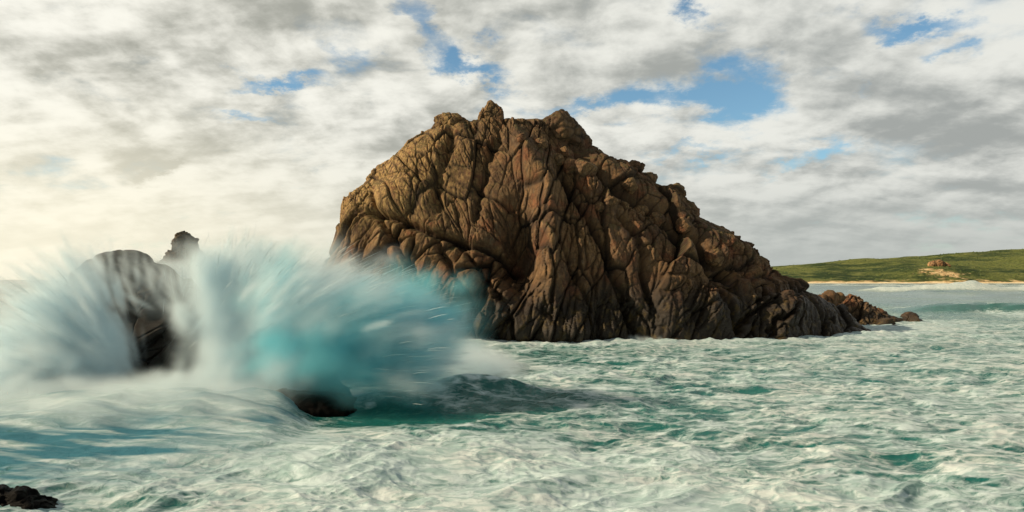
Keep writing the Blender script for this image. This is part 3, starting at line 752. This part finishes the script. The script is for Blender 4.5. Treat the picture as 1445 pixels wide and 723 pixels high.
# ------------------------------------------------------------------ spray: fine water thrown up by the wave, as real volumes of droplets
class Fog:
    def __init__(s, lo, hi, vox):
        s.lo = np.array(lo, float); s.v = vox
        s.n = np.ceil((np.array(hi) - s.lo) / vox).astype(int) + 1
        s.g = np.zeros(int(np.prod(s.n)), np.float64)
    def splat(s, P, w):
        q = (P - s.lo) / s.v; i = np.floor(q).astype(int); f = q - i
        ok = np.all((i >= 1) & (i < s.n - 2), 1); i, f, w = i[ok], f[ok], w[ok]
        nx, ny, nz = s.n
        g = np.zeros(s.g.size)
        for dx in (0, 1):
            for dy in (0, 1):
                for dz in (0, 1):
                    ww = w * (f[:, 0] if dx else 1 - f[:, 0]) * (f[:, 1] if dy else 1 - f[:, 1]) * (f[:, 2] if dz else 1 - f[:, 2])
                    g += np.bincount((i[:, 0] + dx) + nx * ((i[:, 1] + dy) + ny * (i[:, 2] + dz)), ww, s.g.size)
        return g
    def add(s, P, w, dens, blur=1):
        g = s.splat(P, w).reshape(s.n[2], s.n[1], s.n[0])
        for _ in range(blur):
            for ax in range(3):
                g = .5 * g + .25 * (np.roll(g, 1, ax) + np.roll(g, -1, ax))
        nzv = g[g > g.max() * .01]
        s.g += (g / np.percentile(nzv, 90) * dens).ravel()
    def grid(s): return s.g.reshape(s.n[2], s.n[1], s.n[0])
    def build(s, name, mat, parent):
        g = s.grid()
        for ax in range(3):                                    # nothing touches the edge of the grid
            sl_ = [slice(None)] * 3
            for e in (0, 1, -1, -2): sl_[ax] = e; g[tuple(sl_)] = 0
        g[g < .004] = 0
        pl = np.array(parent.location)
        nx, ny, nz = [int(v) for v in s.n]
        me = bpy.data.meshes.new(name); me.vertices.add(s.g.size)
        a = me.attributes.new('drops', 'FLOAT', 'POINT'); a.data.foreach_set('value', g.ravel().astype(np.float32))
        src = bpy.data.objects.new(name + '_droplets', me)      # the droplet counts, read by the volume's nodes
        vd = bpy.data.volumes.new(name)
        o = bpy.data.objects.new(name, vd); COL.objects.link(o); o.parent = parent
        vd.materials.append(mat)
        ng = bpy.data.node_groups.new(name, 'GeometryNodeTree')
        ng.interface.new_socket('Geometry', in_out='INPUT', socket_type='NodeSocketGeometry')
        ng.interface.new_socket('Geometry', in_out='OUTPUT', socket_type='NodeSocketGeometry')
        N = ng.nodes; L = ng.links
        gi = N.new('GeometryNodeObjectInfo'); gi.inputs['Object'].default_value = src; go = N.new('NodeGroupOutput')
        pos = N.new('GeometryNodeInputPosition')
        lo = s.lo - pl
        sub = N.new('ShaderNodeVectorMath'); sub.operation = 'SUBTRACT'; sub.inputs[1].default_value = lo; L.new(pos.outputs[0], sub.inputs[0])
        scl = N.new('ShaderNodeVectorMath'); scl.operation = 'SCALE'; scl.inputs['Scale'].default_value = 1 / s.v; L.new(sub.outputs[0], scl.inputs[0])
        add = N.new('ShaderNodeVectorMath'); add.operation = 'ADD'; add.inputs[1].default_value = (.5, .5, .5); L.new(scl.outputs[0], add.inputs[0])
        fl = N.new('ShaderNodeVectorMath'); fl.operation = 'FLOOR'; L.new(add.outputs[0], fl.inputs[0])
        sep = N.new('ShaderNodeSeparateXYZ'); L.new(fl.outputs[0], sep.inputs[0])
        def im(op, a, b):
            nd = N.new('FunctionNodeIntegerMath'); nd.operation = op
            for k, v in ((0, a), (1, b)):
                if isinstance(v, int): nd.inputs[k].default_value = v
                else: L.new(v, nd.inputs[k])
            return nd.outputs[0]
        idx = im('ADD', sep.outputs[0], im('MULTIPLY', im('ADD', sep.outputs[1], im('MULTIPLY', sep.outputs[2], ny)), nx))
        na = N.new('GeometryNodeInputNamedAttribute'); na.data_type = 'FLOAT'; na.inputs['Name'].default_value = 'drops'
        si = N.new('GeometryNodeSampleIndex'); si.data_type = 'FLOAT'; si.domain = 'POINT'; si.clamp = True
        L.new(gi.outputs['Geometry'], si.inputs['Geometry']); L.new(na.outputs['Attribute'], si.inputs['Value']); L.new(idx, si.inputs['Index'])
        vc = N.new('GeometryNodeVolumeCube')
        vc.inputs['Min'].default_value = lo; vc.inputs['Max'].default_value = lo + (s.n - 1) * s.v
        vc.inputs['Resolution X'].default_value = nx; vc.inputs['Resolution Y'].default_value = ny; vc.inputs['Resolution Z'].default_value = nz
        L.new(si.outputs[0], vc.inputs['Density'])
        sm = N.new('GeometryNodeSetMaterial'); sm.inputs['Material'].default_value = mat
        L.new(vc.outputs[0], sm.inputs[0]); L.new(sm.outputs[0], go.inputs[0])
        md = o.modifiers.new('droplets', 'NODES'); md.node_group = ng
        return o

def streaks(n, per, o, osd, phi, dep, r0, r1, droop, width, rs, fade=.35, clump=0):
    """n fine jets leaving points round o at angles phi (degrees from +x, in x-z) with depth angle sd dep; r0,r1: functions of phi -> range of the run of water"""
    rg = np.random.default_rng(rs)
    O = np.array(o) + rg.normal(size=(n, 3)) * np.array(osd)
    if clump:
        cen = rg.uniform(phi[0], phi[1], clump); ph = cen[rg.integers(0, clump, n)] + rg.normal(size=n) * (phi[1] - phi[0]) / clump * .35
    else: ph = rg.uniform(phi[0], phi[1], n)
    de = rg.normal(size=n) * R(dep)
    a = np.radians(ph)
    Dv = np.stack([np.cos(a) * np.cos(de), np.sin(de), np.sin(a) * np.cos(de)], 1)
    k = 1 - np.abs(rg.normal(size=n)) * .16
    e1 = r1(ph) * k; e0 = r0(ph) * rg.uniform(.6, 1.4, n); e0 = np.minimum(e0, e1 * .8)
    s = rg.uniform(0, 1, (n, per)); r = e0[:, None] + (e1 - e0)[:, None] * s
    P = O[:, None, :] + Dv[:, None, :] * r[..., None]
    rel = r / r1(ph)[:, None]
    P[..., 2] -= droop * rel ** 2 * np.abs(np.cos(a))[:, None]
    P += rg.normal(size=P.shape) * (width * (.35 + .65 * rel))[..., None]
    w = np.clip(s / .25, 0, 1) * np.clip((1 - s) / fade, 0, 1) * rg.gamma(1.2, 1, n)[:, None] * (e1 - e0)[:, None]
    return P.reshape(-1, 3), w.ravel()

def arcs(n, per, lo, hi, v0, v1, t1, win, width, rs):
    """falling water: starts in a box, leaves with a velocity between v0 and v1, drawn over a part of its fall"""
    rg = np.random.default_rng(rs)
    O = rg.uniform(lo, hi, (n, 3)); Vv = rg.uniform(v0, v1, (n, 3))
    ta = rg.uniform(0, t1, n); s = rg.uniform(0, 1, (n, per)); tt = ta[:, None] + win * s
    P = O[:, None, :] + Vv[:, None, :] * tt[..., None]; P[..., 2] -= 4.9 * tt ** 2
    P += rg.normal(size=P.shape) * width * (.5 + .5 * tt[..., None])
    w = np.clip(s / .3, 0, 1) * np.clip((1 - s) / .3, 0, 1) * rg.gamma(1.0, 1, n)[:, None]
    P = P.reshape(-1, 3); w = w.ravel(); ok = P[:, 2] > .2
    return P[ok], w[ok]

def fog_mat(name, colr, dens, aniso=0.0, absorb=None):
    m, t, out = new_mat(name)
    pv = t.n('ShaderNodeVolumePrincipled')
    pv.inputs['Color'].default_value = (*colr, 1); pv.inputs['Density'].default_value = dens; pv.inputs['Anisotropy'].default_value = aniso
    if absorb: pv.inputs['Absorption Color'].default_value = (*absorb, 1)
    t.t.links.new(pv.outputs[0], out.inputs['Volume'])
    return m

def build_spray():
    M_w = fog_mat('white_spray', (.87, .955, .99), 1.0)
    M_t = fog_mat('turquoise_water_spray', (.34, .80, .88), 1.0)
    def smear(C, src, ln, per, width, rs, gam=.9, jit=8):
        """short runs of water through the points C, flying away from src"""
        rg = np.random.default_rng(rs); n = len(C)
        d = C - np.array(src) ; d /= np.linalg.norm(d, axis=1, keepdims=True); d += rg.normal(size=d.shape) * R(jit); d /= np.linalg.norm(d, axis=1, keepdims=True)
        s = rg.uniform(-.5, .5, (n, per)); L = rg.uniform(*ln, n)
        P = C[:, None] + d[:, None] * (L[:, None] * s)[..., None]
        P[..., 2] -= (s + .5) ** 2 * L[:, None] * .10
        P += rg.normal(size=P.shape) * width * (1 + 0 * s)[..., None]
        w = (1 - (2 * np.abs(s)) ** 2) * rg.gamma(gam, 1, n)[:, None]
        return P.reshape(-1, 3), w.ravel()
    def fan(n, src, sds, phi, dep, rr, rs):
        rg = np.random.default_rng(rs); ph = rg.uniform(*phi, n); a = np.radians(ph); de = rg.normal(size=n) * R(dep)
        r = rr(ph, rg)
        return np.array(src) + rg.normal(size=(n, 3)) * np.array(sds) + np.stack([np.cos(a) * np.cos(de), np.sin(de), np.sin(a) * np.cos(de)], 1) * r[:, None]
    def smear_lines(C, src, ln, jit, rs):
        rg = np.random.default_rng(rs); n = len(C)
        d = C - np.array(src); d /= np.linalg.norm(d, axis=1, keepdims=True); d += rg.normal(size=d.shape) * R(jit)
        L = rg.uniform(*ln, n)[:, None]; d /= np.linalg.norm(d, axis=1, keepdims=True)
        s = np.linspace(-.5, .5, 4)[None, :, None]
        P = C[:, None] + d[:, None] * (L[..., None] * s); P[..., 2] -= ((s + .5) ** 2 * L[..., None] * .10)[..., 0]
        return P
    def threads(P, parent):
        """fine strings of water: narrow tapering strips"""
        rg = np.random.default_rng(len(P)); n, k, _ = P.shape
        d = P[:, -1] - P[:, 0]; sd_ = np.cross(d, rg.normal(size=(n, 3))); sd_ /= np.linalg.norm(sd_, axis=1, keepdims=True)
        wd = rg.uniform(.004, .012, n)[:, None, None] * np.array([.25, 1, .8, .15])[None, :, None]
        V = np.stack([P + sd_[:, None] * wd, P - sd_[:, None] * wd], 2).reshape(-1, 3)
        q = np.array([(2 * i, 2 * i + 1, 2 * i + 3, 2 * i + 2) for i in range(k - 1)])
        fc = (q[None] + (np.arange(n) * 2 * k)[:, None, None]).reshape(-1, 4)
        tag(mesh_obj('water_threads', V, fc, M_th, parent), kind='stuff')
    M_th, t_, o_ = new_mat('water_thread')
    bs_ = t_.n('ShaderNodeBsdfPrincipled', {'Base Color': (.62, .72, .74, 1), 'Roughness': .5}); t_.t.links.new(bs_.outputs[0], o_.inputs[0])
    # --- burst at the black ledge
    r = empty('wave_burst', (-12.5, 43, .5), 'turquoise fan of spray bursting up and right from the black ledge', 'wave')
    W = Fog((-19, 36, .1), (2.5, 54, 12.5), .16)
    rch = lambda p: np.interp(p, [-5, 5, 14, 24, 32, 42, 55, 70, 90, 120], [7.9, 8.4, 9.5, 10.5, 10.9, 10.3, 9.7, 9.2, 9.0, 8.6])
    src = (-13.0, 43.3, .6)
    f1 = fan(1000, src, (.5, .8, .4), (9, 108), 9, lambda p, g: rch(p) * (1 - np.abs(g.normal(size=p.size)) * .16 - .15), 1)
    SD = (-21, 43.4, 1.0)
    W.add(*smear(f1, SD, (2.0, 4.6), 700, .07, 31, gam=.8, jit=2.5), 2.0, 0)
    W.add(*smear(fan(900, src, (.6, .9, .5), (12, 116), 11, lambda p, g: rch(p) * (.76 + g.normal(size=p.size) * .10), 2), SD, (1.5, 3.5), 600, .34, 32, gam=.8, jit=6), .8, 1)
    threads(smear_lines(fan(2600, src, (.5, .8, .4), (8, 110), 10, lambda p, g: rch(p) * np.clip(.84 + .12 * g.normal(size=p.size), .4, 1.0), 3), SD, (.5, 1.8), 4, 51), r)
    W.build('white_plume', M_w, r)
    T = Fog((-19, 36, .1), (1, 50, 11), .16)
    rg = np.random.default_rng(33)
    C = rg.normal(size=(1500, 3)) * np.array([2.4, .9, 1.25]); a = R(14)
    C = np.stack([C[:, 0] * math.cos(a) - C[:, 2] * math.sin(a), C[:, 1], C[:, 0] * math.sin(a) + C[:, 2] * math.cos(a)], 1) + np.array([-9.1, 42.1, 4.8])
    T.add(*smear(C, (-20, 42.5, .5), (1.0, 3.2), 600, .32, 34, gam=.8, jit=5), 1.8, 1)
    C = rg.normal(size=(700, 3)) * np.array([2.0, .8, .9]) + np.array([-8.9, 42.0, 2.7])
    T.add(*smear(C, (-20, 42.5, 1.5), (1.5, 3.5), 500, .25, 35, jit=5), .6, 2)
    C = rg.normal(size=(260, 3)) * np.array([.8, .7, 1.6]) + np.array([-14.2, 42.6, 6.6])
    T.add(*smear(C, (-14.5, 42.5, .5), (1.0, 3.0), 500, .3, 36, jit=6), .55, 2)
    T.build('turquoise_plume', M_t, r)
    # --- wave pouring over the dark rock
    r = empty('wave_surge', (-24, 47, .5), 'pale wave surging over the dark rock at left with a tall white plume', 'wave')
    A = Fog((-46, 33, .2), (-9, 63.5, 14), .17)
    r8 = lambda k: (lambda p: 0 * p + k)
    # a crown of water thrown up round the foot of the dark rock: thin over the rock, thick to its right
    S = (wx(205, 46.5), 46.5, .3); S2 = (wx(285, 45.5), 45.5, -2.0)
    crown = lambda p: np.interp(p, [40, 55, 70, 85, 100, 115, 130, 150, 172], [13.6, 13.6, 12.4, 11.4, 10.6, 11.0, 11.4, 11.2, 10.6])
    gr = np.random.default_rng(40)
    # left veil
    A.add(*smear(fan(1500, S, (.8, .9, .3), (124, 174), 8, lambda p, g: crown(p) * g.uniform(.38, .93, p.size), 41), S, (2.0, 5.0), 700, .07, 41, gam=.6, jit=3), 2.3, 0)
    A.add(*smear(fan(700, S, (.8, .9, .3), (128, 176), 8, lambda p, g: crown(p) * g.uniform(.35, .85, p.size), 42), S, (2.0, 4.0), 600, .30, 42, gam=.7, jit=5), 2.2, 1)
    A.add(*smear(fan(420, S, (.9, .7, .3), (110, 127), 6, lambda p, g: crown(p) * g.uniform(.66, .98, p.size), 39), S, (1.8, 4.0), 700, .08, 39, gam=.5, jit=4), 1.0, 0)
    # strings over the crest and to the right of the dark window
    A.add(*smear(fan(230, S, (1.2, .7, .3), (92, 122), 5, lambda p, g: crown(p) * g.uniform(.72, .98, p.size), 43), S, (1.8, 3.6), 700, .07, 43, gam=.4, jit=4), .16, 0)
    A.add(*smear(fan(380, S, (.8, .7, .3), (28, 58), 6, lambda p, g: crown(p) * g.uniform(.50, .95, p.size), 44), S, (2.0, 4.5), 700, .08, 44, gam=.45, jit=3), .9, 0)
    # the column
    C = np.stack([gr.normal(wx(342, 45), 1.35, 1300), gr.normal(45, .9, 1300), gr.uniform(.2, 9.6, 1300)], 1)
    C[:, 0] += (4 - C[:, 2]) * np.where(C[:, 0] < wx(342, 45), .16, -.06)
    A.add(*smear(C, S2, (1.5, 4.2), 700, .30, 45, gam=.6, jit=5), 1.8, 1)
    ftop = np.stack([gr.normal(wx(350, 45), 2.3, 700), gr.normal(45.3, .9, 700), 9.3 + gr.normal(0, .75, 700)], 1); ftop[:, 2] -= .05 * (ftop[:, 0] - wx(335, 45)) ** 2
    A.add(*smear(ftop, S2, (1.8, 3.8), 700, .08, 46, gam=.5, jit=4), 1.0, 0)
    # wisps flung left over the rock, and spray rising behind it
    A.add(*smear(fan(420, (-18.2, 47.2, 1.6), (.9, .7, .6), (126, 147), 6, lambda p, g: np.interp(p, [126, 142, 150], [10.4, 11.4, 9.5]) * g.uniform(.66, .95, p.size), 13), (-17.5, 47, 1), (2.0, 4.4), 700, .08, 47, gam=.5, jit=3), .2, 0)
    C = np.stack([gr.normal(wx(248, 59.5), 2.3, 500), gr.normal(59.5, 1.0, 500), gr.normal(7.9, .9, 500)], 1)
    A.add(*smear(C, (-22, 59, 0), (1.5, 3.5), 600, .28, 48, jit=6), 1.0, 1)
    C = gr.normal(size=(260, 3)) * np.array([.9, .8, 1.0]) + np.array([-13.9, 42.6, 2.2])
    A.add(*smear(C, (-16, 44, 0), (.8, 2.2), 500, .3, 49), .8, 2)
    threads(np.concatenate([smear_lines(fan(1300, S, (1.0, .8, .3), (124, 174), 8, lambda p, g: crown(p) * g.uniform(.5, .95, p.size), 50), S, (.5, 1.9), 3, 52),
        smear_lines(fan(700, S, (1.0, .8, .3), (30, 60), 8, lambda p, g: crown(p) * g.uniform(.55, .94, p.size), 54), S, (.5, 1.9), 3, 55),
        smear_lines(ftop, S2, (.5, 1.8), 5, 53)]), r)
    # run-off between the rock and the viewer
    rg = np.random.default_rng(45)
    C = np.stack([rg.uniform(-36, -14, 900), rg.normal(44, 1.8, 900), np.abs(rg.normal(0, .9, 900)) + .3], 1)
    C[:, 2] *= .2 + 1.2 * np.clip(np.abs(C[:, 0] + 24.4) / 5, 0, 1)
    A.add(*smear(C, (-24, 60, 6), (1.5, 4.5), 500, .2, 46, gam=.6, jit=16), .7, 1)
    rg = np.random.default_rng(16)
    n, per = 1600, 500
    O = np.stack([rg.uniform(-42, -13, n), rg.uniform(35, 50, n), rg.uniform(0, 1, n) ** 2 * 1.2], 1)
    dv = np.stack([rg.normal(1, .3, n), rg.normal(-.25, .25, n), rg.normal(0, .06, n)], 1); ln = rg.uniform(2, 7, n)
    s = rg.uniform(-.5, .5, (n, per)); P = O[:, None] + dv[:, None] * (ln[:, None] * s)[..., None]
    P += rg.normal(size=P.shape) * np.array([.3, .3, .16])
    P[..., 2] += heap_h(P[..., 0], P[..., 1])
    w = (1 - (2 * np.abs(s)) ** 2) * rg.gamma(.8, 1, n)[:, None] * np.exp(-np.maximum(0, P[..., 0] + 15) * .8)
    w = w * (1 - .9 * np.exp(-((P[..., 0] + 26.2) / 3.4) ** 2) * sstep(42.5, 45, P[..., 1]))
    A.add(P.reshape(-1, 3), w.ravel(), .30, 1)
    A.build('white_plume', M_w, r)
    # --- low mist drifting at the foot of the stack
    r = empty('drifting_spray', (-3, 58, .2), 'low bank of white spray drifting at the foot of the big stack', 'wave')
    E_ = Fog((-12, 48, 0), (4.5, 68, 6), .24)
    n = 500
    O = np.stack([rg.uniform(-9, .5, n), rg.uniform(53, 63, n), np.zeros(n)], 1); O[:, 2] = rg.uniform(0, 1, n) ** 1.3 * np.interp(O[:, 0], [-9, -4, 1], [4.2, 2.6, .5])
    dv = np.stack([rg.normal(1, .2, n), rg.normal(0, .3, n), rg.normal(-.28, .08, n)], 1); ln = rg.uniform(1.5, 4.5, n)
    s = rg.uniform(-.5, .5, (n, 500)); P = O[:, None] + dv[:, None] * (ln[:, None] * s)[..., None] + rg.normal(size=(n, 500, 3)) * .28
    w = (1 - (2 * np.abs(s)) ** 2) * rg.gamma(1, 1, n)[:, None]
    E_.add(P.reshape(-1, 3), w.ravel(), .5, 2)
    E_.build('mist_bank', M_w, r)
    # small splashes where the wash meets the stack
    for cx, cy, hgt, rs, lab in [(1068, 481, 1.5, 61, 'low white splash against the foot of the big stack, below its right slope'), (1108, 475, 1.0, 62, 'small white splash at the right foot of the big stack, near its tip'), (905, 486, .8, 63, 'small white splash at the middle of the foot of the big stack')]:
        D = CH * F / (cy - HY) - .6; x0 = wx(cx, D)
        r = empty('shore_splash', (x0, D, .1), lab, 'wave', 'splashes along the foot of the stack')
        K = Fog((x0 - 4, D - 3, -.2), (x0 + 4, D + 3, 3.5), .14)
        K.add(*smear(fan(160, (x0, D, .1), (1.3, .5, .1), (35, 145), 14, lambda p, g: hgt * g.uniform(.2, 1.0, p.size), rs), (x0, D, -1), (.4, 1.2), 300, .10, rs, gam=.6), 1.6, 1)
        K.build('white_plume', M_w, r)
build_spray()

scn.cycles.max_bounces = 14; scn.cycles.volume_bounces = 12; scn.cycles.diffuse_bounces = 3; scn.cycles.glossy_bounces = 2
scn.cycles.transparent_max_bounces = 16
scn.cycles.volume_step_rate = 2.0; scn.cycles.volume_max_steps = 256
scn.cycles.use_adaptive_sampling = True; scn.cycles.adaptive_threshold = 0.02
scn.cycles.use_denoising = True
